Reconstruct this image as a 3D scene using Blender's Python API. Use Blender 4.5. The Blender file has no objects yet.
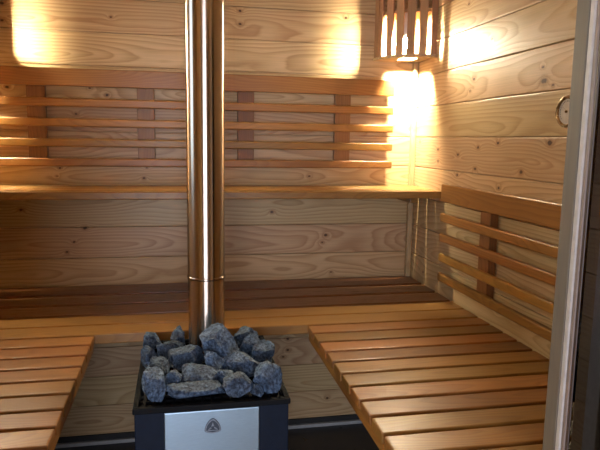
import bpy, bmesh, math, random
from mathutils import Vector, Matrix, noise
random.seed(7)
SC = bpy.context.scene
COL = SC.collection
PI = math.pi

# ------------------------------------------------------------------ layout
XL, XR = -0.99, 1.16          # side walls of the sauna
YB = 2.846                    # back wall
YF = 0.95                     # sauna front wall (outer face), inner face YF + .1
FL, CE = -1.47, 0.98          # floor, ceiling (camera eye is the origin)
ZL = -0.683                   # top of the low benches
ZU = -0.218                   # top of the high bench
J0, PITCH = 0.022, 0.1447     # board joints
CX = 0.083                    # middle of the room

# ------------------------------------------------------------------ node helpers
def new_mat(name):
    m = bpy.data.materials.new(name); m.use_nodes = True
    nt = m.node_tree; nt.nodes.clear()
    return m, nt
def N(nt, t, **kw):
    n = nt.nodes.new(t)
    for k, v in kw.items():
        if k.startswith('i_'): n.inputs[k[2:].replace('_', ' ')].default_value = v
        else: setattr(n, k, v)
    return n
def math_(nt, op, a, b=None, c=None, clamp=False):
    n = nt.nodes.new('ShaderNodeMath'); n.operation = op; n.use_clamp = clamp
    for i, v in enumerate((a, b, c)):
        if v is None: continue
        if isinstance(v, (int, float)): n.inputs[i].default_value = v
        else: nt.links.new(v, n.inputs[i])
    return n.outputs[0]
def mixc(nt, fac, a, b, blend='MIX'):
    n = nt.nodes.new('ShaderNodeMix'); n.data_type = 'RGBA'; n.blend_type = blend
    for i, v in ((0, fac), (6, a), (7, b)):
        if isinstance(v, (int, float)): n.inputs[i].default_value = v
        elif isinstance(v, tuple): n.inputs[i].default_value = v if len(v) == 4 else (*v, 1)
        else: nt.links.new(v, n.inputs[i])
    return n.outputs[2]
def noise_(nt, vec, scale, detail=2.0, rough=.5):
    n = nt.nodes.new('ShaderNodeTexNoise'); n.inputs['Scale'].default_value = scale
    n.inputs['Detail'].default_value = detail; n.inputs['Roughness'].default_value = rough
    nt.links.new(vec, n.inputs['Vector']); return n.outputs['Fac']
def vmul(nt, v, s):
    n = nt.nodes.new('ShaderNodeVectorMath'); n.operation = 'MULTIPLY'
    nt.links.new(v, n.inputs[0]); n.inputs[1].default_value = s; return n.outputs[0]

def wood(name, pale, dark, tint, rough=.45, spacing=.011, ring=.5, knot_amt=.0, knots=None, kscale=(1, 1, 1), coat=0.0, var=.35):
    """timber: growth rings of a sawn board + fibres + knots. 'gc' holds the grain coordinates of each board, 'rnd' its random number"""
    m, nt = new_mat(name); L = nt.links
    out = N(nt, 'ShaderNodeOutputMaterial'); bs = N(nt, 'ShaderNodeBsdfPrincipled')
    L.new(bs.outputs[0], out.inputs[0])
    gc = N(nt, 'ShaderNodeAttribute', attribute_name='gc').outputs['Vector']
    rn = N(nt, 'ShaderNodeAttribute', attribute_name='rnd').outputs['Fac']
    sp = N(nt, 'ShaderNodeSeparateXYZ'); L.new(gc, sp.inputs[0])
    u, v, w = sp.outputs
    low = noise_(nt, vmul(nt, gc, (.9, 3.0, 3.0)), 1.0, 2.0)
    low2 = noise_(nt, vmul(nt, gc, (2.5, 12.0, 12.0)), 1.0, 3.0)
    kd = None
    if knots:
        ob = N(nt, 'ShaderNodeTexCoord').outputs['Object']
        for (p, r) in knots:
            s = N(nt, 'ShaderNodeVectorMath', operation='SUBTRACT'); L.new(ob, s.inputs[0]); s.inputs[1].default_value = p
            q = vmul(nt, s.outputs[0], tuple(k / r for k in kscale))
            ln = N(nt, 'ShaderNodeVectorMath', operation='LENGTH'); L.new(q, ln.inputs[0])
            d = ln.outputs['Value']
            kd = d if kd is None else math_(nt, 'SMOOTH_MIN', kd, d, .3)
        wob = noise_(nt, vmul(nt, ob, (60, 60, 60)), 1.0, 1.0)
        kd = math_(nt, 'ADD', kd, math_(nt, 'MULTIPLY', math_(nt, 'SUBTRACT', wob, .5), .9))
    # ring radius
    rv = math_(nt, 'MULTIPLY', math_(nt, 'SUBTRACT', math_(nt, 'FRACT', math_(nt, 'MULTIPLY', rn, 13.7)), .5), .11)
    a = math_(nt, 'SUBTRACT', v, rv)
    b = math_(nt, 'ADD', math_(nt, 'MULTIPLY', math_(nt, 'SUBTRACT', low, .38), .30), math_(nt, 'MULTIPLY', math_(nt, 'SUBTRACT', low2, .5), .02))
    R = math_(nt, 'SQRT', math_(nt, 'ADD', math_(nt, 'MULTIPLY', a, a), math_(nt, 'MULTIPLY', b, b)))
    ph = math_(nt, 'DIVIDE', R, spacing)
    if kd is not None:
        ph = math_(nt, 'ADD', ph, math_(nt, 'MULTIPLY', math_(nt, 'POWER', 2.718, math_(nt, 'MULTIPLY', kd, -.55)), 3.0))
    fr = math_(nt, 'FRACT', ph)
    late = math_(nt, 'SUBTRACT', math_(nt, 'SMOOTH_MIN', math_(nt, 'MULTIPLY', fr, 1.25), math_(nt, 'MULTIPLY', math_(nt, 'SUBTRACT', 1.0, fr), 6.0), .2), .1, clamp=True)
    late = math_(nt, 'MULTIPLY', math_(nt, 'POWER', late, 1.6), ring)
    fib = noise_(nt, vmul(nt, gc, (6, 260, 260)), 1.0, 3.0, .6)
    streak = noise_(nt, vmul(nt, gc, (1.5, 40, 40)), 1.0, 3.0, .6)
    c = mixc(nt, math_(nt, 'MULTIPLY', late, 1.0, clamp=True), pale, dark)
    st = N(nt, 'ShaderNodeMapRange', i_From_Min=.35, i_From_Max=.7, i_To_Min=0, i_To_Max=.45); L.new(streak, st.inputs[0])
    c = mixc(nt, st.outputs[0], c, tint)
    # board to board
    rr = N(nt, 'ShaderNodeMapRange', i_From_Min=0, i_From_Max=1, i_To_Min=1 - var, i_To_Max=1 + var * .45); L.new(math_(nt, 'FRACT', math_(nt, 'MULTIPLY', rn, 7.31)), rr.inputs[0])
    fb = N(nt, 'ShaderNodeMapRange', i_From_Min=.25, i_From_Max=.75, i_To_Min=.86, i_To_Max=1.1); L.new(fib, fb.inputs[0])
    g = math_(nt, 'MULTIPLY', rr.outputs[0], fb.outputs[0])
    hs = N(nt, 'ShaderNodeHueSaturation'); L.new(c, hs.inputs['Color']); L.new(g, hs.inputs['Value'])
    hue = N(nt, 'ShaderNodeMapRange', i_From_Min=0, i_From_Max=1, i_To_Min=.488, i_To_Max=.508); L.new(math_(nt, 'FRACT', math_(nt, 'MULTIPLY', rn, 3.17)), hue.inputs[0]); L.new(hue.outputs[0], hs.inputs['Hue'])
    c = hs.outputs[0]
    if kd is not None:
        halo = N(nt, 'ShaderNodeMapRange', i_From_Min=.7, i_From_Max=2.6, i_To_Min=.55, i_To_Max=0); halo.interpolation_type = 'SMOOTHSTEP'; L.new(kd, halo.inputs[0])
        c = mixc(nt, halo.outputs[0], c, (dark[0] * .75, dark[1] * .62, dark[2] * .5))
        core = N(nt, 'ShaderNodeMapRange', i_From_Min=.55, i_From_Max=1.0, i_To_Min=.92, i_To_Max=0); core.interpolation_type = 'SMOOTHSTEP'; L.new(kd, core.inputs[0])
        c = mixc(nt, core.outputs[0], c, (.055, .022, .009))
    if knot_amt:
        vo = N(nt, 'ShaderNodeTexVoronoi'); vo.inputs['Scale'].default_value = 1.0; L.new(vmul(nt, gc, (4.0, 11.0, 9.0)), vo.inputs['Vector'])
        sc = N(nt, 'ShaderNodeSeparateColor'); L.new(vo.outputs['Color'], sc.inputs[0])
        gate = math_(nt, 'GREATER_THAN', sc.outputs[0], 1 - knot_amt)
        kk = N(nt, 'ShaderNodeMapRange', i_From_Min=.04, i_From_Max=.12, i_To_Min=.85, i_To_Max=0); L.new(vo.outputs['Distance'], kk.inputs[0])
        c = mixc(nt, math_(nt, 'MULTIPLY', kk.outputs[0], gate), c, (dark[0] * .3, dark[1] * .25, dark[2] * .22))
    L.new(c, bs.inputs['Base Color'])
    ro = N(nt, 'ShaderNodeMapRange', i_From_Min=.3, i_From_Max=.7, i_To_Min=rough - .06, i_To_Max=rough + .10); L.new(fib, ro.inputs[0]); L.new(ro.outputs[0], bs.inputs['Roughness'])
    bs.inputs['Specular IOR Level'].default_value = .38; bs.inputs['Coat Weight'].default_value = coat; bs.inputs['Coat Roughness'].default_value = .28
    bp = N(nt, 'ShaderNodeBump', i_Strength=.12, i_Distance=.002); L.new(math_(nt, 'ADD', fib, late), bp.inputs['Height']); L.new(bp.outputs[0], bs.inputs['Normal'])
    return m

def plain(name, col, rough=.5, metal=0.0, nscale=40, namt=.12, bump=.0, stretch=(1, 1, 1), spec=.5, aniso=0):
    m, nt = new_mat(name); L = nt.links
    out = N(nt, 'ShaderNodeOutputMaterial'); bs = N(nt, 'ShaderNodeBsdfPrincipled'); L.new(bs.outputs[0], out.inputs[0])
    ob = N(nt, 'ShaderNodeTexCoord').outputs['Object']
    n = noise_(nt, vmul(nt, ob, stretch), nscale, 4.0, .6)
    f = N(nt, 'ShaderNodeMapRange', i_From_Min=.3, i_From_Max=.7, i_To_Min=1 - namt, i_To_Max=1 + namt); L.new(n, f.inputs[0])
    hs = N(nt, 'ShaderNodeHueSaturation'); hs.inputs['Color'].default_value = (*col, 1); L.new(f.outputs[0], hs.inputs['Value'])
    L.new(hs.outputs[0], bs.inputs['Base Color']); bs.inputs['Metallic'].default_value = metal
    r2 = N(nt, 'ShaderNodeMapRange', i_From_Min=.3, i_From_Max=.7, i_To_Min=max(.02, rough * (1 - namt)), i_To_Max=rough * (1 + namt)); L.new(n, r2.inputs[0]); L.new(r2.outputs[0], bs.inputs['Roughness'])
    bs.inputs['Specular IOR Level'].default_value = spec
    if bump:
        bp = N(nt, 'ShaderNodeBump', i_Strength=bump, i_Distance=.004); L.new(n, bp.inputs['Height']); L.new(bp.outputs[0], bs.inputs['Normal'])
    return m

def glass(name, tint, refl=.5, ior=1.5):
    m, nt = new_mat(name); L = nt.links
    out = N(nt, 'ShaderNodeOutputMaterial')
    tr = N(nt, 'ShaderNodeBsdfTransparent'); tr.inputs[0].default_value = (*tint, 1)
    gl = N(nt, 'ShaderNodeBsdfGlossy'); gl.inputs['Roughness'].default_value = .015
    fr = N(nt, 'ShaderNodeFresnel'); fr.inputs[0].default_value = ior
    nz = noise_(nt, N(nt, 'ShaderNodeTexCoord').outputs['Object'], 3.0)
    f = math_(nt, 'MULTIPLY', fr.outputs[0], math_(nt, 'ADD', math_(nt, 'MULTIPLY', nz, .1), refl), clamp=True)
    mx = N(nt, 'ShaderNodeMixShader'); L.new(f, mx.inputs[0]); L.new(tr.outputs[0], mx.inputs[1]); L.new(gl.outputs[0], mx.inputs[2]); L.new(mx.outputs[0], out.inputs[0])
    return m

def emit(name, col, s):
    m, nt = new_mat(name)
    out = N(nt, 'ShaderNodeOutputMaterial'); e = N(nt, 'ShaderNodeEmission'); e.inputs[0].default_value = (*col, 1); e.inputs[1].default_value = s
    nt.links.new(e.outputs[0], out.inputs[0]); return m

# ------------------------------------------------------------------ mesh helpers
class MB:
    def __init__(s): s.v = []; s.f = []; s.gc = []; s.rn = []; s.sm = []
    def add(s, verts, faces, axis='x', rnd=None, smooth=False, off=None):
        k = len(s.v); r = random.random() if rnd is None else rnd
        o = Vector((r * 37.0, 0, r * 3.3)) if off is None else Vector(off)
        cx = sum((Vector(q) for q in verts), Vector()) / len(verts)
        for q in verts:
            q = Vector(q); d = q - cx
            if axis == 'x': g = Vector((q.x, d.z if abs(d.z) > 1e-9 else 0, d.y))
            elif axis == 'y': g = Vector((q.y, d.z, d.x))
            elif axis == 'z': g = Vector((q.z, d.x, d.y))
            elif axis == 'xf': g = Vector((q.x, d.y, d.z))      # flat board, width along y
            else: g = Vector((q.y, d.x, d.z))                    # 'yf'
            s.v.append(tuple(q)); s.gc.append(tuple(g + o)); s.rn.append(r)
        for f in faces: s.f.append([i + k for i in f]); s.sm.append(smooth)
    def box(s, x0, x1, y0, y1, z0, z1, axis='x', bev=.003, seg=2, rnd=None):
        bm = bmesh.new(); bmesh.ops.create_cube(bm, size=1)
        for q in bm.verts: q.co = Vector((x0 + (q.co.x + .5) * (x1 - x0), y0 + (q.co.y + .5) * (y1 - y0), z0 + (q.co.z + .5) * (z1 - z0)))
        if bev: bmesh.ops.bevel(bm, geom=bm.edges[:], offset=bev, segments=seg, profile=.5, affect='EDGES')
        bm.verts.index_update()
        s.add([q.co[:] for q in bm.verts], [[q.index for q in f.verts] for f in bm.faces], axis, rnd); bm.free()
    def lathe(s, prof, c, n=48, axis='z', smooth=True, caps=True):
        """prof: list of (radius, height); ring around c"""
        vs = []; fs = []
        for (r, h) in prof:
            for i in range(n):
                t = 2 * PI * i / n
                p = (r * math.cos(t), r * math.sin(t), h) if axis == 'z' else ((h, r * math.cos(t), r * math.sin(t)) if axis == 'x' else (r * math.cos(t), h, r * math.sin(t)))
                vs.append((c[0] + p[0], c[1] + p[1], c[2] + p[2]))
        for k in range(len(prof) - 1):
            for i in range(n):
                j = (i + 1) % n
                fs.append([k * n + i, k * n + j, (k + 1) * n + j, (k + 1) * n + i])
        if caps: fs.append(list(range(n))[::-1]); fs.append([(len(prof) - 1) * n + i for i in range(n)])
        s.add(vs, fs, 'z', smooth=smooth)
        if smooth and caps: s.sm[-1] = False; s.sm[-2] = False
    def prism(s, poly, z0, z1, axis='x'):
        """poly: plan outline (x, y), counter-clockwise"""
        n = len(poly)
        s.add([(a, b, z0) for a, b in poly] + [(a, b, z1) for a, b in poly],
              [list(range(n))[::-1], list(range(n, 2 * n))] + [[i, (i + 1) % n, n + (i + 1) % n, n + i] for i in range(n)], axis)
    def build(s, name, mat, parent=None, origin=None):
        me = bpy.data.meshes.new(name)
        o = Vector(origin) if origin is not None else (Vector(parent.matrix_world.translation) if False else Vector())
        base = Vector()
        p = parent
        while p is not None: base += Vector(p.location); p = p.parent
        if origin is not None: base = base + o if parent else o
        me.from_pydata([tuple(Vector(q) - base) for q in s.v], [], s.f)
        a = me.attributes.new('gc', 'FLOAT_VECTOR', 'POINT'); a.data.foreach_set('vector', [c for g in s.gc for c in g])
        a = me.attributes.new('rnd', 'FLOAT', 'POINT'); a.data.foreach_set('value', s.rn)
        me.polygons.foreach_set('use_smooth', s.sm)
        bm = bmesh.new(); bm.from_mesh(me); bmesh.ops.recalc_face_normals(bm, faces=bm.faces[:]); bm.to_mesh(me); bm.free()
        me.materials.append(mat); me.update()
        ob = bpy.data.objects.new(name, me); COL.objects.link(ob)
        if origin is not None and not parent: ob.location = o
        if parent: ob.parent = parent
        return ob
def empty(name, loc, label=None, cat=None, group=None, kind=None):
    e = bpy.data.objects.new(name, None); e.empty_display_size = .05; e.location = loc; COL.objects.link(e)
    tag(e, label, cat, group, kind); return e
def tag(o, label=None, cat=None, group=None, kind=None):
    for k, v in (('label', label), ('category', cat), ('group', group), ('kind', kind)):
        if v: o[k] = v
    return o

# ------------------------------------------------------------------ materials
def kb(lst, y): return [((x, y, z), r) for x, z, r in lst]
KNOT_B = [(-0.729, 0.557, 0.0111), (-0.732, 0.487, 0.0102), (-0.285, 0.524, 0.006), (0.285, 0.582, 0.0094), (0.285, 0.524, 0.0102), (-0.446, 0.099, 0.0085), (-0.311, 0.186, 0.0085), (-0.383, 0.214, 0.0051), (-0.523, -0.142, 0.0068), (-0.537, -0.178, 0.0043), (-0.158, -0.186, 0.0068), (-0.144, -0.139, 0.0051), (-0.695, -0.33, 0.0111), (-0.425, -0.416, 0.0111), (-0.475, -0.48, 0.0068), (-0.507, -0.526, 0.0068), (0.442, -0.349, 0.0102), (0.715, -0.467, 0.0102), (0.695, -0.504, 0.0077), (0.745, -0.656, 0.0068), (0.623, -0.174, 0.0068), (0.529, -0.995, 0.0094), (0.53, -1.053, 0.0102), (0.505, -1.088, 0.0085), (0.74, -1.325, 0.0094), (-0.726, 0.208, 0.0102), (0.789, 0.578, 0.0085), (0.9, 0.078, 0.0051)]
KNOT_R = [(2.252, 0.252, 0.0085), (2.28, 0.207, 0.0043), (1.776, 0.201, 0.0128), (1.787, 0.246, 0.0051), (2.128, 0.387, 0.0051), (2.33, 0.555, 0.006), (2.038, 0.0, 0.0077), (1.72, 0.003, 0.0111), (2.772, -0.001, 0.006), (2.559, -0.033, 0.0077), (2.554, -0.085, 0.0068), (2.357, -0.051, 0.0077), (2.187, -0.019, 0.0085), (2.202, -0.103, 0.0085), (2.356, -0.137, 0.0068), (1.873, -0.098, 0.0085), (2.014, -0.165, 0.0068), (2.664, -0.628, 0.0068), (2.642, -0.5, 0.0051), (1.727, 0.184, 0.0051), (1.97, -0.618, 0.0068)]
PINE_P, PINE_D, PINE_T = (.66, .475, .255), (.37, .195, .07), (.56, .385, .185)
M_wallb = wood('pine_cladding_back', PINE_P, PINE_D, PINE_T, .45, .014, .80, 0, kb(KNOT_B, YB), (1, .35, 1.5), .12, .16)
M_wallr = wood('pine_cladding_right', PINE_P, PINE_D, PINE_T, .45, .014, .72, 0, [((XR, y, z), r) for y, z, r in KNOT_R], (.35, .8, 1.3), .12, .16)
M_pine = wood('pine', PINE_P, PINE_D, PINE_T, .5, .013, .5, .12, var=.2)
M_bench = wood('bench_alder', (.36, .176, .043), (.18, .070, .014), (.26, .110, .024), .36, .010, .5, .05, coat=.12, var=.34)
M_rear = wood('bench_alder_shaded', (.26, .112, .034), (.17, .06, .015), (.21, .08, .022), .30, .012, .35, .04, coat=.2, var=.3)  # darker copy of the bench alder, the upper bench's shade painted in
M_rest = wood('backrest_alder', (.39, .195, .044), (.20, .080, .014), (.30, .134, .026), .38, .010, .5, .10, coat=.15, var=.25)
M_upr = wood('backrest_alder_upright', (.31, .135, .042), (.18, .062, .016), (.24, .095, .026), .42, .010, .5, .06, coat=.1, var=.25)
M_lampw = wood('lamp_slat_wood', (.47, .27, .13), (.35, .18, .08), (.42, .22, .10), .5, .008, .4, 0, var=.2)
M_pale = wood('pale_floor_boards', (.66, .56, .42), (.5, .38, .25), (.6, .5, .36), .3, .012, .4, .08, var=.15)
M_jamb = wood('weathered_door_post', (.20, .172, .138), (.13, .105, .08), (.17, .14, .108), .5, .012, .3, 0, var=.1)
M_white = plain('pale_seal', (.56, .54, .52), .45)
M_brown = plain('brown_frame', (.075, .05, .04), .4)
M_mauve = plain('grey_brown_bead', (.27, .215, .19), .5)
M_steel = plain('polished_steel', (.74, .69, .62), .10, 1.0, 6, .06, 0, (1, 1, .3))
def pipe_steel():
    m = plain('polished_steel', (.47, .39, .32), .22, 1.0, 6, .05, 0, (1, 1, .3)); nt = m.node_tree
    b = next(n for n in nt.nodes if n.type == 'BSDF_PRINCIPLED'); t = nt.nodes.new('ShaderNodeTangent'); t.direction_type = 'RADIAL'; t.axis = 'Z'
    nt.links.new(t.outputs[0], b.inputs['Tangent']); b.inputs['Anisotropic'].default_value = .92; b.inputs['Anisotropic Rotation'].default_value = 0.25
    return m
M_steel = pipe_steel()
M_brush = plain('brushed_steel_sky_tint', (.28, .39, .49), .36, 1.0, 30, .06, 0, (2, 2, 30))  # blue of the reflected sky is put into the steel's base colour
M_black = plain('black_enamel', (.008, .009, .011), .6, 0, 60, .2, spec=.08)
M_navy = plain('dark_blue_black_steel', (.009, .015, .030), .55, 0, 60, .15, spec=.12)
M_badge = plain('dark_badge', (.045, .06, .085), .4, .5, 200, .2)
M_badge2 = plain('badge_relief', (.20, .24, .29), .4, .6, 200, .2)
M_floor = plain('dark_floor_tile', (.028, .032, .040), .38, 0, 9, .35)
M_skirt = plain('dark_skirting', (.02, .02, .02), .6)
M_strip = plain('pale_floor_strip', (.40, .41, .41), .5)
M_brass = plain('aged_brass', (.30, .20, .10), .28, 1.0)
M_dial = plain('dial_face', (.66, .62, .55), .35)
M_ceram = plain('white_ceramic', (.75, .74, .7), .4)
M_out = plain('outdoor_paving', (.33, .35, .36), .8)
M_glass = glass('bronze_glass', (.24, .185, .14), 1.9)
M_clear = glass('clear_glass', (.93, .96, .97), .9)
M_bulb = emit('glowing_bulb', (1.0, .88, .63), 7000.0)
M_globe = None

def rock_mat():
    m, nt = new_mat('blue_grey_stone'); L = nt.links
    out = N(nt, 'ShaderNodeOutputMaterial'); bs = N(nt, 'ShaderNodeBsdfPrincipled'); L.new(bs.outputs[0], out.inputs[0])
    ob = N(nt, 'ShaderNodeTexCoord').outputs['Object']
    oi = N(nt, 'ShaderNodeObjectInfo').outputs['Random']
    n1 = noise_(nt, ob, 120, 5, .75); n2 = noise_(nt, ob, 28, 3, .6)
    vo = N(nt, 'ShaderNodeTexVoronoi'); vo.inputs['Scale'].default_value = 230; L.new(ob, vo.inputs['Vector'])
    f = N(nt, 'ShaderNodeMapRange', i_From_Min=.40, i_From_Max=.64); L.new(n1, f.inputs[0])
    c = mixc(nt, f.outputs[0], (.016, .038, .080), (.16, .26, .42))
    f2 = N(nt, 'ShaderNodeMapRange', i_From_Min=.35, i_From_Max=.65, i_To_Min=.55, i_To_Max=1.2); L.new(n2, f2.inputs[0])
    f3 = N(nt, 'ShaderNodeMapRange', i_To_Min=.75, i_To_Max=1.2); L.new(oi, f3.inputs[0])
    hs = N(nt, 'ShaderNodeHueSaturation'); L.new(c, hs.inputs['Color']); L.new(math_(nt, 'MULTIPLY', f2.outputs[0], f3.outputs[0]), hs.inputs['Value'])
    sp = N(nt, 'ShaderNodeMapRange', i_From_Min=.05, i_From_Max=.22, i_To_Min=.6, i_To_Max=0); L.new(vo.outputs['Distance'], sp.inputs[0])
    c = mixc(nt, math_(nt, 'MULTIPLY', sp.outputs[0], f.outputs[0]), hs.outputs[0], (.42, .48, .54))
    L.new(c, bs.inputs['Base Color']); bs.inputs['Roughness'].default_value = .62
    bp = N(nt, 'ShaderNodeBump', i_Strength=.9, i_Distance=.008); L.new(math_(nt, 'ADD', n1, n2), bp.inputs['Height']); L.new(bp.outputs[0], bs.inputs['Normal'])
    return m
M_rock = rock_mat()

# ------------------------------------------------------------------ room shell
def joints(z0, z1):
    k = math.floor((z0 - J0) / PITCH); zs = [z0]
    while True:
        k += 1; z = J0 + k * PITCH
        if z >= z1 - .012: break
        if z > z0 + .012: zs.append(z)
    return zs + [z1]
def clad(mb, axis, fixed, sign, a0, a1, z0, z1, t=.02):
    """boards with chamfered joints; face at 'fixed', body behind it (sign = direction of the body)"""
    zs = joints(z0, z1)
    for i in range(len(zs) - 1):
        r = random.Random(round(zs[i] * 1000) + (0 if axis == 'x' else 517)).random()
        lo, hi = zs[i] + .0011, zs[i + 1] - .0011
        d0, d1 = sorted((fixed, fixed + sign * t))
        if axis == 'x': mb.box(a0, a1, d0, d1, lo, hi, 'x', .0032, 2, r)
        else: mb.box(d0, d1, a0, a1, lo, hi, 'y', .0032, 2, r)
    d0, d1 = sorted((fixed + sign * t * .5, fixed + sign * .08))
    if axis == 'x': mb.box(a0, a1, d0, d1, z0, z1, 'x', 0)
    else: mb.box(d0, d1, a0, a1, z0, z1, 'y', 0)
ZB = -1.427
m = MB(); clad(m, 'x', YB, 1, XL - .08, XR + .08, ZB, CE); tag(m.build('wall_back', M_wallb), kind='structure')
m = MB(); clad(m, 'y', XR, 1, YF + .1, YB, ZB, CE); tag(m.build('wall_right', M_wallr), kind='structure')
# left wall with its window opening
WY0, WY1, WZ0, WZ1 = 1.62, 2.10, -.14, .90
m = MB()
clad(m, 'y', XL, -1, YF + .1, YB, ZB, WZ0); clad(m, 'y', XL, -1, YF + .1, YB, WZ1, CE)
clad(m, 'y', XL, -1, YF + .1, WY0, WZ0, WZ1); clad(m, 'y', XL, -1, WY1, YB, WZ0, WZ1)
tag(m.build('wall_left', M_pine), kind='structure')
def ring_frame(mb, ax, f0, f1, a0, a1, z0, z1, w, bev=.003):
    if ax == 'x':   # frame standing in an x-z plane, thickness f0..f1 along y
        mb.box(a0, a0 + w, f0, f1, z0, z1, 'z', bev); mb.box(a1 - w, a1, f0, f1, z0, z1, 'z', bev)
        mb.box(a0 + w, a1 - w, f0, f1, z0, z0 + w, 'x', bev); mb.box(a0 + w, a1 - w, f0, f1, z1 - w, z1, 'x', bev)
    else:
        mb.box(f0, f1, a0, a0 + w, z0, z1, 'z', bev); mb.box(f0, f1, a1 - w, a1, z0, z1, 'z', bev)
        mb.box(f0, f1, a0 + w, a1 - w, z0, z0 + w, 'y', bev); mb.box(f0, f1, a0 + w, a1 - w, z1 - w, z1, 'y', bev)
w1 = empty('window_1', (XL, (WY0 + WY1) / 2, WZ0), kind='structure')
m = MB(); ring_frame(m, 'y', XL - .075, XL - .005, WY0, WY1, WZ0, WZ1, .03); m.build('window_frame', M_pine, w1)
m = MB(); m.box(XL - .045, XL - .039, WY0 + .03, WY1 - .03, WZ0 + .03, WZ1 - .03, 'y', 0); m.build('window_pane', M_clear, w1)

AX0, AX1, AY = -1.35, 1.30, -1.95     # room in front of the sauna
m = MB(); m.box(AX0 - .1, AX1 + .1, YF + .05, YB + .1, FL - .06, FL, 'x', 0); tag(m.build('floor', M_floor), kind='structure')
m = MB()
for i in range(20): m.box(AX0 - .1 + i * .15, AX0 + .05 + i * .15, AY - .1, YF + .05, FL - .06, FL, 'yf', .002)
tag(m.build('floor', M_pale), kind='structure')
m = MB()
for i in range(25):
    y = AY + i * .2
    m.box(AX0 - .1, AX1 + .1, y + .001, y + .199, CE, CE + .03, 'xf', .003)
tag(m.build('ceiling', M_pine), kind='structure')
# front wall of the sauna: door opening between OX0 and OX1, then a bronze side light
OX0, OX1, OZ = -.325, .743, .52
SX0, SX1 = .765, XR
m = MB()
clad(m, 'x', YF + .1, -1, AX0, OX0, FL, CE, .02); clad(m, 'x', YF + .1, -1, OX0, AX1, OZ + .04, CE, .02)
m.box(SX0 - .03, AX1, YF + .02, YF + .1, FL, FL + .10, 'x', .002); m.box(SX1, AX1, YF + .02, YF + .1, FL + .10, OZ + .04, 'z', .002)
tag(m.build('wall_front', M_pine), kind='structure')
d1 = empty('door_1', (OX1, YF, FL), kind='structure')
m = MB(); m.box(OX1, OX1 + .045, 1.0125, YF + .1, FL, OZ + .04, 'z', .002); m.build('door_post', M_jamb, d1)
m = MB(); m.box(OX1 + .001, OX1 + .030, .998, 1.012, FL, OZ + .04, 'z', .003, 3); m.build('door_seal', M_white, d1)
m = MB(); m.box(OX1 + .004, OX1 + .030, .988, .9975, FL, OZ + .04, 'z', .002); m.build('glazing_bead', M_mauve, d1)
m = MB(); m.box(OX1 + .006, OX1 + .030, .980, .9875, FL, OZ + .04, 'z', .002); m.build('glazing_rebate', M_brown, d1)
w2 = empty('window_2', (SX0, YF + .03, FL), kind='structure')
m = MB(); m.box(OX1 + .008, SX1, .972, .979, FL + .10, OZ + .04, 'z', 0); m.build('window_pane', M_glass, w2)
# trims
m = MB(); m.box(XR - .026, XR - .001, YB - .026, YB - .001, ZB, CE, 'z', .004); tag(m.build('trim_1', M_pine), kind='structure')
m = MB(); m.box(XL, XR, YB - .004, YB + .08, FL, ZB, 'x', 0); tag(m.build('baseboard_back', M_skirt), kind='structure')
m = MB(); m.box(XL, XR, YB - .022, YB - .004, FL, FL + .018, 'x', .003); tag(m.build('trim_2', M_strip), kind='structure')
m = MB(); m.box(XR - .002, XR + .08, YF + .1, YB - .03, FL, ZB, 'y', 0); tag(m.build('baseboard_right', M_skirt), kind='structure')
m = MB(); m.box(XL - .08, XL + .002, YF + .1, YB - .03, FL, ZB, 'y', 0); tag(m.build('baseboard_left', M_skirt), kind='structure')
# room behind the photographer
RX0, RX1, RZ = -.95, .35, .86       # glazed outer door
m = MB()
clad(m, 'x', AY, -1, AX0, RX0, FL, CE); clad(m, 'x', AY, -1, RX1, AX1, FL, CE); clad(m, 'x', AY, -1, RX0, RX1, RZ, CE)
tag(m.build('wall_rear', M_pine), kind='structure')
m = MB(); clad(m, 'y', AX0, -1, AY, YF + .1, FL, CE); tag(m.build('wall_rear_left', M_pine), kind='structure')
QY0, QY1, QZ0, QZ1 = .06, .285, .224, .318
m = MB(); clad(m, 'y', AX1, 1, AY, YF + .1, FL, QZ0); clad(m, 'y', AX1, 1, AY, YF + .1, QZ1, CE)
clad(m, 'y', AX1, 1, AY, QY0, QZ0, QZ1); clad(m, 'y', AX1, 1, QY1, YF + .1, QZ0, QZ1)
tag(m.build('wall_rear_right', M_pine), kind='structure')
w3 = empty('window_3', (AX1, QY0, QZ0), kind='structure')
m = MB(); ring_frame(m, 'y', AX1 + .005, AX1 + .07, QY0, QY1, QZ0, QZ1, .012); m.build('window_frame', M_pine, w3)
m = MB(); m.box(AX1 + .04, AX1 + .045, QY0 + .012, QY1 - .012, QZ0 + .012, QZ1 - .012, 'y', 0); m.build('window_pane', M_clear, w3)
m = MB(); m.box(AX1 - .03, AX1 - .001,   .35, .41, FL, CE, 'z', .003); tag(m.build('trim_3', M_white), kind='structure')
d2 = empty('door_2', ((RX0 + RX1) / 2, AY, FL), kind='structure')
m = MB(); ring_frame(m, 'x', AY - .07, AY - .01, RX0, RX1, FL, RZ, .05); m.build('door_frame', M_jamb, d2)
m = MB(); m.box(RX0 + .05, RX1 - .05, AY - .045, AY - .039, FL + .05, RZ - .05, 'z', 0); m.build('door_pane', M_clear, d2)
m = MB(); m.box(-8, 8, AY - 14, AY - .11, FL - .3, FL - .1, 'x', 0); tag(m.build('ground', M_out), kind='structure')

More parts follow.
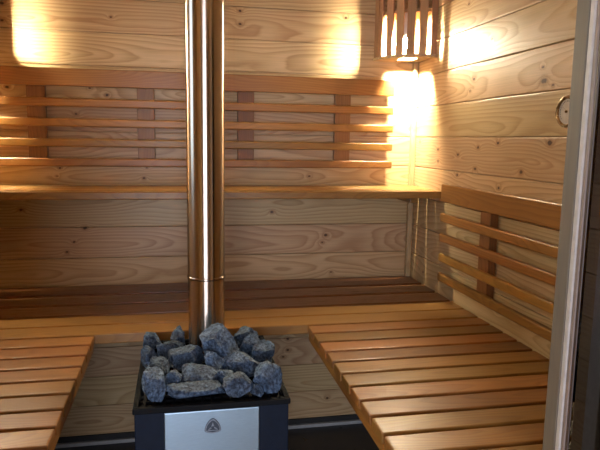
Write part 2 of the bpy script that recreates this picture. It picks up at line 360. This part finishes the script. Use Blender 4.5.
# ------------------------------------------------------------------ benches
def slats(mb, x0, x1, ys, z, t=.028, gap=.009, bev=.006):
    for a, b in ys: mb.box(x0, x1, a + gap / 2, b - gap / 2, z - t, z, 'xf', bev, 3)
EPS = .002
b = empty('upper_bench', (CX, YB - .18, ZU), 'high wooden bench running along the back wall, just under the long slatted backrest', 'bench')
UF = 2.478
m = MB(); w = (YB - EPS - UF) / 4
slats(m, XL + EPS, XR - EPS, [(UF + i * w, UF + (i + 1) * w) for i in range(4)], ZU, .032, .008, .004); m.build('seat_slats', M_bench, b)
for x in (XL + .03, CX, XR - .06): m = MB(); m.box(x - .02, x + .02, UF + .19, YB - EPS, ZU - .072, ZU - .0325, 'y', .003); m.build('bench_bearer', M_bench, b)

b = empty('lower_bench', (CX, 2.47, ZL), 'low wide wooden bench across the back, shaded by the high bench above it', 'bench')
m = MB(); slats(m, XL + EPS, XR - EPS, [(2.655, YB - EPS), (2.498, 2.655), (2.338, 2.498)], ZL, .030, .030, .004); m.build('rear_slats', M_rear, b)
m = MB(); slats(m, XL + EPS, XR - EPS, [(2.216, 2.338), (2.098, 2.216)], ZL, .036, .010, .004); m.build('front_slats', M_bench, b)
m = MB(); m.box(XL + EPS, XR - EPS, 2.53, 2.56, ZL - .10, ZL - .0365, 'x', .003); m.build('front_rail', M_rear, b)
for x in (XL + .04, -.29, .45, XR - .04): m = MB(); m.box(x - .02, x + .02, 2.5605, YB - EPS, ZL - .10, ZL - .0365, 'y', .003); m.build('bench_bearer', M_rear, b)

def side_bench(sgn, label, p, y0):
    xw = XR - EPS if sgn > 0 else XL + EPS
    xi = .463 if sgn > 0 else -.294
    e = empty('side_bench', ((xw + xi) / 2, 1.6, ZL), label, 'bench')
    ys = []; y = y0
    while y - p > 1.06: ys.append((y - p, y)); y -= p
    a, c = sorted((xw, xi))
    m = MB(); slats(m, a, c, ys, ZL, .028, .014, .004); m.build('seat_slats', M_bench, e)
    m = MB()
    i0, i1 = sorted((xi + sgn * .004, xi + sgn * .034)); m.box(i0, i1, y, y0 - .003, ZL - .058, ZL - .0285, 'y', .004); m.build('bench_rail', M_bench, e); m = MB()
    j0, j1 = sorted((xw, xw - sgn * .04)); m.box(j0, j1, y, y0 - .003, ZL - .068, ZL - .0285, 'y', .003); m.build('wall_cleat', M_bench, e)
    m = MB(); l0, l1 = sorted((xi + sgn * .06, xi + sgn * .11)); m.box(l0, l1, y + .03, y + .08, FL, ZL - .0285, 'z', .003); m.build('leg', M_bench, e)
side_bench(1, 'low slatted bench on the right, below the backrest of the right wall', .0937, 2.094)
side_bench(-1, 'low slatted bench at the lower left, to the left of the stove', .0965, 2.094)

# ------------------------------------------------------------------ backrests
def backrest(label, back, a0, a1, dz, ups):
    e = empty('backrest', (CX, YB - .01, .29 + dz - .4) if back else (XR - .01, (a0 + a1) / 2, .29 + dz - .4), label, 'backrest')
    def bx(m, u0, u1, d0, d1, z0, z1, up=False, bev=.004):
        if back: m.box(u0, u1, YB - d1, YB - d0, z0, z1, 'z' if up else 'x', bev, 3)
        else: m.box(XR - d1, XR - d0, u0, u1, z0, z1, 'z' if up else 'y', bev, 3)
    for u in ups:
        m = MB(); bx(m, u - .038, u + .038, .001, .033, -.128 + dz, .262 + dz, True, .002); m.build('upright', M_upr, e)
    m = MB(); bx(m, a0, a1, .0335, .055, .216 + dz, .292 + dz); m.build('top_board', M_rest, e)
    for z0, z1 in ((.128, .165), (.042, .078), (-.046, -.010), (-.132, -.096)):
        m = MB(); bx(m, a0, a1, .0335, .055, z0 + dz, z1 + dz, False, .006); m.build('backrest_rail', M_rest, e)
backrest('long slatted wooden backrest on the back wall above the high bench', True, CX - (1.028 - CX), 1.028, 0, (-.605, -.142, .310, .777))
backrest('short slatted wooden backrest on the right wall beside the low bench', False, 1.10, 2.388, -.469, (1.25, 2.036))

# ------------------------------------------------------------------ corner lamps
def lamp(side, label):
    xc = XR if side > 0 else XL
    def P(t, r): return (xc - side * r * math.cos(t), YB - r * math.sin(t))
    e = empty('corner_lamp', (xc - side * .1, YB - .1, .38), label, 'lamp')
    zb, zt, r = .385, .735, .220
    m = MB()
    for a0, a1 in ((.6, 11.6), (12.6, 19.6), (26.6, 36.0), (40.4, 49.8), (54.2, 63.6), (68.3, 77.6), (82.0, 89.4)):
        t = math.radians((a0 + a1) / 2); hw = r * math.radians(a1 - a0) / 2; th = .0055
        c = P(t, r); ex = (-side * math.cos(t), -math.sin(t)); ey = (side * math.sin(t) * 1.0, -math.cos(t))
        q = [(c[0] + ex[0] * a + ey[0] * b_, c[1] + ex[1] * a + ey[1] * b_) for a, b_ in ((-th, -hw), (th, -hw), (th, hw), (-th, hw))]
        if side < 0: q = q[::-1]
        m.prism(q, zb + .012, zt, 'z')
    m.build('slat_shade', M_lampw, e)
    # base board: quarter disc with a square hole under the bulb
    n = 24; r2 = r + .010; nb = 90
    ha, hb = .062, .132                     # hole: distances from the two walls
    ka, kb_ = .066, .152
    m = MB()
    def pc(pts):                            # convex pieces around the hole
        m.prism([(xc - side * a, YB - c) for a, c in (pts if side < 0 else pts[::-1])], zb, zb + .012, 'xf')
    g = .001
    def cx_(c): return math.sqrt(r2 * r2 - c * c)
    def strip(c0, c1, a0=None):             # c: distance from back wall, outer edge follows the arc
        k = 8; outer = [(cx_(c0 + (c1 - c0) * q / k), c0 + (c1 - c0) * q / k) for q in range(k + 1)]
        pc([(a0, c0)] + outer + [(a0, c1)])
    strip(g, ka, g); strip(kb_, r2 - .0005, g); strip(ka, kb_, hb)
    pc([(g, ka), (ha, ka), (ha, kb_), (g, kb_)])
    m.build('base_board', M_pine, e)
    r3 = r - .008
    arc = [P(math.radians(90 * i / n), r3) for i in range(n + 1)] + [(xc - side * .001, YB - .001)]
    pts = [(min(max(a, XL + .001), XR - .001), min(c, YB - .001)) for a, c in arc]
    m = MB(); m.prism(pts, .585, .60, 'xf'); m.build('top_board', M_lampw, e)
    bx, by, bz = xc - side * .112, YB - .138, .458
    m = MB(); m.lathe([(.004, .045), (.014, .043), (.015, .03), (.020, .018), (.026, 0), (.0225, -.013), (.013, -.0225), (.002, -.026)], (bx, by, bz), 24); m.build('bulb', M_bulb, e)
    m = MB(); m.lathe([(.024, .585 - bz), (.026, .09), (.034, .075), (.036, .012), (.0335, .012), (.031, .068), (.012, .07)], (bx, by, bz), 32); m.build('socket_light_cup', M_ceram, e)  # socket flared into an added cup that cuts the bulb's upward light
lamp(1, 'glowing corner lamp behind a curved shade of wooden slats')
lamp(-1, 'glowing slatted lamp in the opposite, left corner above the high bench')

# ------------------------------------------------------------------ stove
SZ = -.685; SF, SB = 1.485, 2.015; SX = .081; HW = .205
s = empty('sauna_stove', (SX, (SF + SB) / 2, FL), 'black sauna stove with a steel front panel, filled with stones', 'stove')
m = MB()
for x in (-1, 1):
    m.box(SX + x * (HW - .008) - .004, SX + x * (HW - .008) + .004, SF + .012, SB - .008, FL + .09, SZ - .014, 'z', .002)
    xa, xb = sorted((SX + x * .118, SX + x * (HW - .004))); m.box(xa, xb, SF + .008, SF + .03, FL + .09, SZ - .014, 'z', .003)
m.box(SX - HW + .004, SX + HW - .004, SB - .012, SB - .004, FL + .09, SZ - .014, 'z', .002)
m.box(SX - HW + .004, SX + HW - .004, SF + .02, SB - .006, FL + .08, FL + .09, 'x', .002)
m.build('casing', M_navy, s)
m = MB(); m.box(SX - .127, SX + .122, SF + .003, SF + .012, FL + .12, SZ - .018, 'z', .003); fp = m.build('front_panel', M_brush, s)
# rim
m = MB(); W = .016
m.box(SX - HW, SX + HW, SF, SF + W, SZ - .016, SZ, 'x', .003); m.box(SX - HW, SX + HW, SB - W, SB, SZ - .016, SZ, 'x', .003)
m.box(SX - HW, SX - HW + W, SF + W, SB - W, SZ - .016, SZ, 'y', .003); m.box(SX + HW - W, SX + HW, SF + W, SB - W, SZ - .016, SZ, 'y', .003)
m.build('rim', M_black, s)
m = MB(); m.box(SX - HW + W, SX + HW - W, SF + W, SB - W, SZ - .022, SZ - .012, 'x', 0)
for i in range(15):
    x = SX - HW + W + .012 + i * (2 * (HW - W) - .024) / 14; m.box(x - .004, x + .004, SF + W, SB - W, SZ - .012, SZ - .004, 'y', .001)
for i in range(18):
    y = SF + W + .012 + i * (SB - SF - 2 * W - .024) / 17; m.box(SX - HW + W, SX + HW - W, y - .003, y + .003, SZ - .0115, SZ - .0045, 'x', .001)
m.build('stone_grate', M_black, s)
for x in (-1, 1):
    for y in (SF + .05, SB - .05):
        m = MB(); m.lathe([(.018, 0), (.018, .008), (.011, .012), (.011, .081)], (SX + x * (HW - .04), y, FL), 20); m.build('foot', M_black, s)
# triangular badge on the front panel
def tri(cx, cz, rr, bulge, n=10):
    c = [(cx + rr * math.cos(math.radians(90 + 120 * k)) * 1.02, cz + rr * math.sin(math.radians(90 + 120 * k)) * .98) for k in range(3)]
    pts = []
    for k in range(3):
        a, b_ = Vector(c[k]), Vector(c[(k + 1) % 3]); mid = (a + b_) / 2; nrm = (mid - Vector((cx, cz))).normalized()
        for i in range(n):
            t = .06 + .88 * i / (n - 1); p = a.lerp(b_, t) + nrm * bulge * 4 * t * (1 - t); pts.append(p)
    return pts
def plate(mb, pts, y0, y1):
    n = len(pts)
    mb.add([(p[0], y0, p[1]) for p in pts] + [(p[0], y1, p[1]) for p in pts],
           [list(range(n)), list(range(n, 2 * n))[::-1]] + [[i, (i + 1) % n, n + (i + 1) % n, n + i] for i in range(n)], 'x')
bz = -.748; bxx = SX - .002
m = MB(); plate(m, tri(bxx, bz, .0245, .0055), SF - .0005, SF + .004); bd = m.build('badge', M_badge, fp)
m = MB()
oa, ib = tri(bxx, bz, .0235, .0052), tri(bxx, bz, .0200, .0045)
for i in range(len(oa)):
    j = (i + 1) % len(oa); plate(m, [oa[i], oa[j], ib[j], ib[i]], SF - .0015, SF)
# raised peak, its two shoulders and a bar beneath
plate(m, [(bxx, bz + .013), (bxx - .004, bz + .001), (bxx, bz + .003), (bxx + .004, bz + .001)], SF - .0015, SF)
plate(m, [(bxx - .005, bz), (bxx - .013, bz - .007), (bxx - .009, bz - .007), (bxx - .003, bz - .003)], SF - .0015, SF)
plate(m, [(bxx + .005, bz), (bxx + .003, bz - .003), (bxx + .009, bz - .007), (bxx + .013, bz - .007)], SF - .0015, SF)
plate(m, [(bxx - .014, bz - .0085), (bxx - .014, bz - .0105), (bxx + .014, bz - .0105), (bxx + .014, bz - .0085)], SF - .0015, SF)
m.build('badge_emblem', M_badge2, bd)

# flue
PX, PY, PR = .083, 1.905, .0595
f = empty('flue_pipe', (PX, PY, SZ - .02), 'polished steel flue pipe rising from the stove stones', 'pipe')
m = MB(); m.lathe([(PR, -.436 + (CE + .435) * i / 12) for i in range(13)], (PX, PY, 0), 96, caps=False); m.build('upper_pipe', M_steel, f)
m = MB(); m.lathe([(PR + .0002, -.4445), (PR + .0016, -.4435), (PR + .0022, -.4400), (PR + .0016, -.4365), (PR + .0002, -.4355)], (PX, PY, 0), 96); m.build('joint_collar', M_steel, f)
m = MB(); m.lathe([(PR - .0012, SZ - .0035 + (.240 + .0035) * i / 4) for i in range(5)], (PX, PY, 0), 96, caps=False); m.build('lower_pipe', M_steel, f)

# ------------------------------------------------------------------ stones
def rock(k, x, y, w, d, h, z0, label, flat=.0, rot=0):
    rg = random.Random(100 + k)
    bm = bmesh.new(); bmesh.ops.create_icosphere(bm, subdivisions=4, radius=1)
    planes = []
    for i in range(13):
        n = Vector((rg.gauss(0, 1), rg.gauss(0, 1), rg.gauss(0, 1))).normalized(); planes.append((n, rg.uniform(.50, .80)))
    planes.append((Vector((0, 0, -1)), .62)); planes.append((Vector((rg.uniform(-.3, .3), rg.uniform(-.5, .1), 1)).normalized(), .66 - flat))
    for v in bm.verts:
        for _ in range(2):
            for n, dd in planes:
                e = v.co.dot(n) - dd
                if e > 0: v.co -= n * e * .96
        v.co += v.co.normalized() * (noise.noise(v.co * 2.2 + Vector((k * 3.1, 0, 0))) * .10 + noise.noise(v.co * 6 + Vector((0, k * 2.3, 0))) * .06 + noise.noise(v.co * 14 + Vector((0, k * 2.3, 4))) * .03)
    rm = Matrix.Rotation(rot, 3, 'Z')
    for v in bm.verts: v.co = rm @ v.co
    lo = [min(v.co[i] for v in bm.verts) for i in range(3)]; hi = [max(v.co[i] for v in bm.verts) for i in range(3)]
    dim = (w, d, h)
    for v in bm.verts:
        v.co = Vector([((v.co[i] - lo[i]) / (hi[i] - lo[i]) - (.5 if i < 2 else 0)) * dim[i] for i in range(3)])
    me = bpy.data.meshes.new('sauna_stone'); bm.to_mesh(me); bm.free()
    me.polygons.foreach_set('use_smooth', [True] * len(me.polygons))
    try: me.set_sharp_from_angle(angle=math.radians(30))
    except Exception: pass
    me.materials.append(M_rock)
    o = bpy.data.objects.new('sauna_stone', me); COL.objects.link(o); o.location = (x, y, z0)
    tag(o, label, 'stone', 'stones heaped on the stove')
ZD = SZ - .003
STONES = [
 (-.092, 1.962, .060, .050, .050, 'small blocky dark stone at the rear left corner of the stove'),
 (-.010, 1.960, .048, .050, .068, 'narrow upright stone standing behind the heap, left of the flue pipe'),
 (-.094, 1.812, .050, .060, .064, 'small rounded stone at the left edge of the heap, halfway back'),
 (-.040, 1.828, .066, .058, .068, 'pale lumpy stone between the left edge stone and the broad grey slab'),
 (.026, 1.752, .100, .074, .078, 'broad flat topped grey stone in the middle, left of the biggest stone'),
 (.112, 1.782, .122, .100, .126, 'biggest stone of the heap, peaked with a pale vein, in front of the flue pipe'),
 (.094, 1.695, .058, .050, .078, 'small square edged stone right below the biggest stone'),
 (.160, 1.705, .112, .072, .070, 'wide dark ridged stone below and right of the biggest stone'),
 (.216, 1.868, .080, .058, .066, 'slanted oblong stone at the rear right, next to the biggest stone'),
 (.243, 1.782, .076, .066, .070, 'round stone at the right edge of the heap, behind the lone pale stone'),
 (.215, 1.952, .084, .060, .060, 'dark shadowed stone at the rear right corner of the stove'),
 (.232, 1.588, .080, .066, .080, 'pale speckled wedge shaped stone lying apart at the front right'),
 (.150, 1.580, .080, .066, .056, 'stepped bright edged stone at the front, left of the lone pale stone'),
 (.050, 1.655, .120, .078, .058, 'wide oblong stone just behind the long flat stone at the front'),
 (.036, 1.566, .152, .072, .036, 'long flat stone lying along the front rim of the stove'),
 (-.066, 1.705, .066, .062, .066, 'round stone with a pale ring, on the left side of the heap'),
 (-.072, 1.585, .060, .074, .076, 'tapering stone standing at the front left corner of the heap'),
 (-.020, 1.632, .050, .056, .058, 'dark stone in the hollow behind the front left corner stone'),
 (.200, 1.560, .034, .040, .034, 'smallest stone, tucked between the stepped stone and the lone pale stone'),
 (.126, 1.640, .056, .050, .046, 'dark stone in the gap above the stepped front stone'),
 (-.022, 1.895, .064, .050, .042, 'low dark stone lying flat in front of the narrow upright stone'),
]
for k, (x, y, w, d, h, lb) in enumerate(STONES):
    y -= {14: .020, 0: .02, 1: .02, 10: .02, 20: .02, 5: .035}.get(k, .043); x += {7: .008, 4: -.012, 5: .004}.get(k, 0)
    rock(k, x, y, w * 1.04, d * 1.12, h * 1.08, ZD, lb, .12 if k in (4, 14) else 0, 0)

# ------------------------------------------------------------------ thermometer on the right wall
TY, TZ, TR = 1.603, .0955, .047
t = empty('thermometer', (XR - .002, TY, TZ), 'round brass rimmed dial thermometer on the right wall beside the door post', 'thermometer')
m = MB(); m.box(XR - .014, XR - .001, TY - .040, TY + .032, TZ - .05, TZ + .052, 'y', .003); m.build('mounting_board', M_pine, t)
m = MB(); m.lathe([(TR, -.0145), (TR, -.034), (TR - .003, -.038), (TR - .008, -.037), (TR - .010, -.031)], (XR, TY, TZ), 48, 'x'); m.build('rim', M_brass, t)
m = MB(); m.lathe([(TR - .010, -.0311), (.001, -.0314)], (XR, TY, TZ), 48, 'x', False); fc = m.build('dial_face', M_dial, t)
m = MB()
for i in range(21):
    a = math.radians(-40 + 260 * i / 20); c = (TY + .031 * math.cos(a), TZ + .031 * math.sin(a))
    m.box(XR - .0318, XR - .0313, c[0] - .0008, c[0] + .0008, c[1] - .002, c[1] + .002, 'z', 0)
m.build('scale_marks', M_black, fc)
m = MB(); m.add([(XR - .033, TY - .003, TZ), (XR - .033, TY + .022, TZ + .016), (XR - .033, TY + .002, TZ + .004), (XR - .0322, TY - .003, TZ), (XR - .0322, TY + .022, TZ + .016), (XR - .0322, TY + .002, TZ + .004)],
                [[0, 1, 2], [5, 4, 3], [0, 3, 4, 1], [1, 4, 5, 2], [2, 5, 3, 0]]); m.lathe([(.0045, -.0312), (.0045, -.035), (.002, -.037)], (XR, TY, TZ), 16, 'x'); m.build('pointer', M_brass, t)

# ------------------------------------------------------------------ daylight
def area(name, loc, rot, sx, sy, e, col):
    l = bpy.data.lights.new(name, 'AREA'); l.shape = 'RECTANGLE'; l.size = sx; l.size_y = sy; l.energy = e; l.color = col
    o = bpy.data.objects.new(name, l); o.location = loc; o.rotation_euler = rot; COL.objects.link(o); return o
area('daylight_outer_door', ((RX0 + RX1) / 2, AY - .095, (FL + RZ) / 2), (PI / 2, 0, 0), RX1 - RX0 - .1, RZ - FL - .1, 84, (.90, .875, 1.0))
area('daylight_left_window', (XL - .095, (WY0 + WY1) / 2, (WZ0 + WZ1) / 2), (0, -PI / 2, 0), WZ1 - WZ0 - .06, WY1 - WY0 - .06, 5, (.72, .86, 1.0))
W = bpy.data.worlds.new('sky'); SC.world = W; W.use_nodes = True
nt = W.node_tree; bg = nt.nodes['Background']
sk = nt.nodes.new('ShaderNodeTexSky'); sk.sky_type = 'HOSEK_WILKIE'; sk.turbidity = 3; sk.sun_direction = Vector((-.5, .5, .6)).normalized()
nt.links.new(sk.outputs[0], bg.inputs[0]); bg.inputs[1].default_value = .6

# ------------------------------------------------------------------ camera
f_, yaw, pit, rol = 595.74, .20165, .14181, .015897
cy, sy = math.cos(yaw), math.sin(yaw)
fw = Vector((sy * math.cos(pit), cy * math.cos(pit), -math.sin(pit)))
r0 = Vector((cy, -sy, 0)); u0 = r0.cross(fw)
r = math.cos(rol) * r0 + math.sin(rol) * u0; u = -math.sin(rol) * r0 + math.cos(rol) * u0
cam = bpy.data.cameras.new('camera'); cam.sensor_width = 36; cam.sensor_fit = 'HORIZONTAL'; cam.lens = f_ * 36 / 600; cam.clip_start = .02
co = bpy.data.objects.new('camera', cam); COL.objects.link(co)
mt = Matrix((r, u, -fw)).transposed().to_4x4(); co.matrix_world = mt
SC.camera = co
SC.view_settings.view_transform = 'Standard'; SC.view_settings.look = 'None'; SC.view_settings.exposure = 0.12; SC.view_settings.gamma = 1; SC.view_settings.use_curve_mapping = False
SC.cycles.use_denoising = True
SC.cycles.max_bounces = 10; SC.cycles.diffuse_bounces = 5; SC.cycles.glossy_bounces = 4; SC.cycles.transparent_max_bounces = 8
SC.cycles.sample_clamp_indirect = 6.0
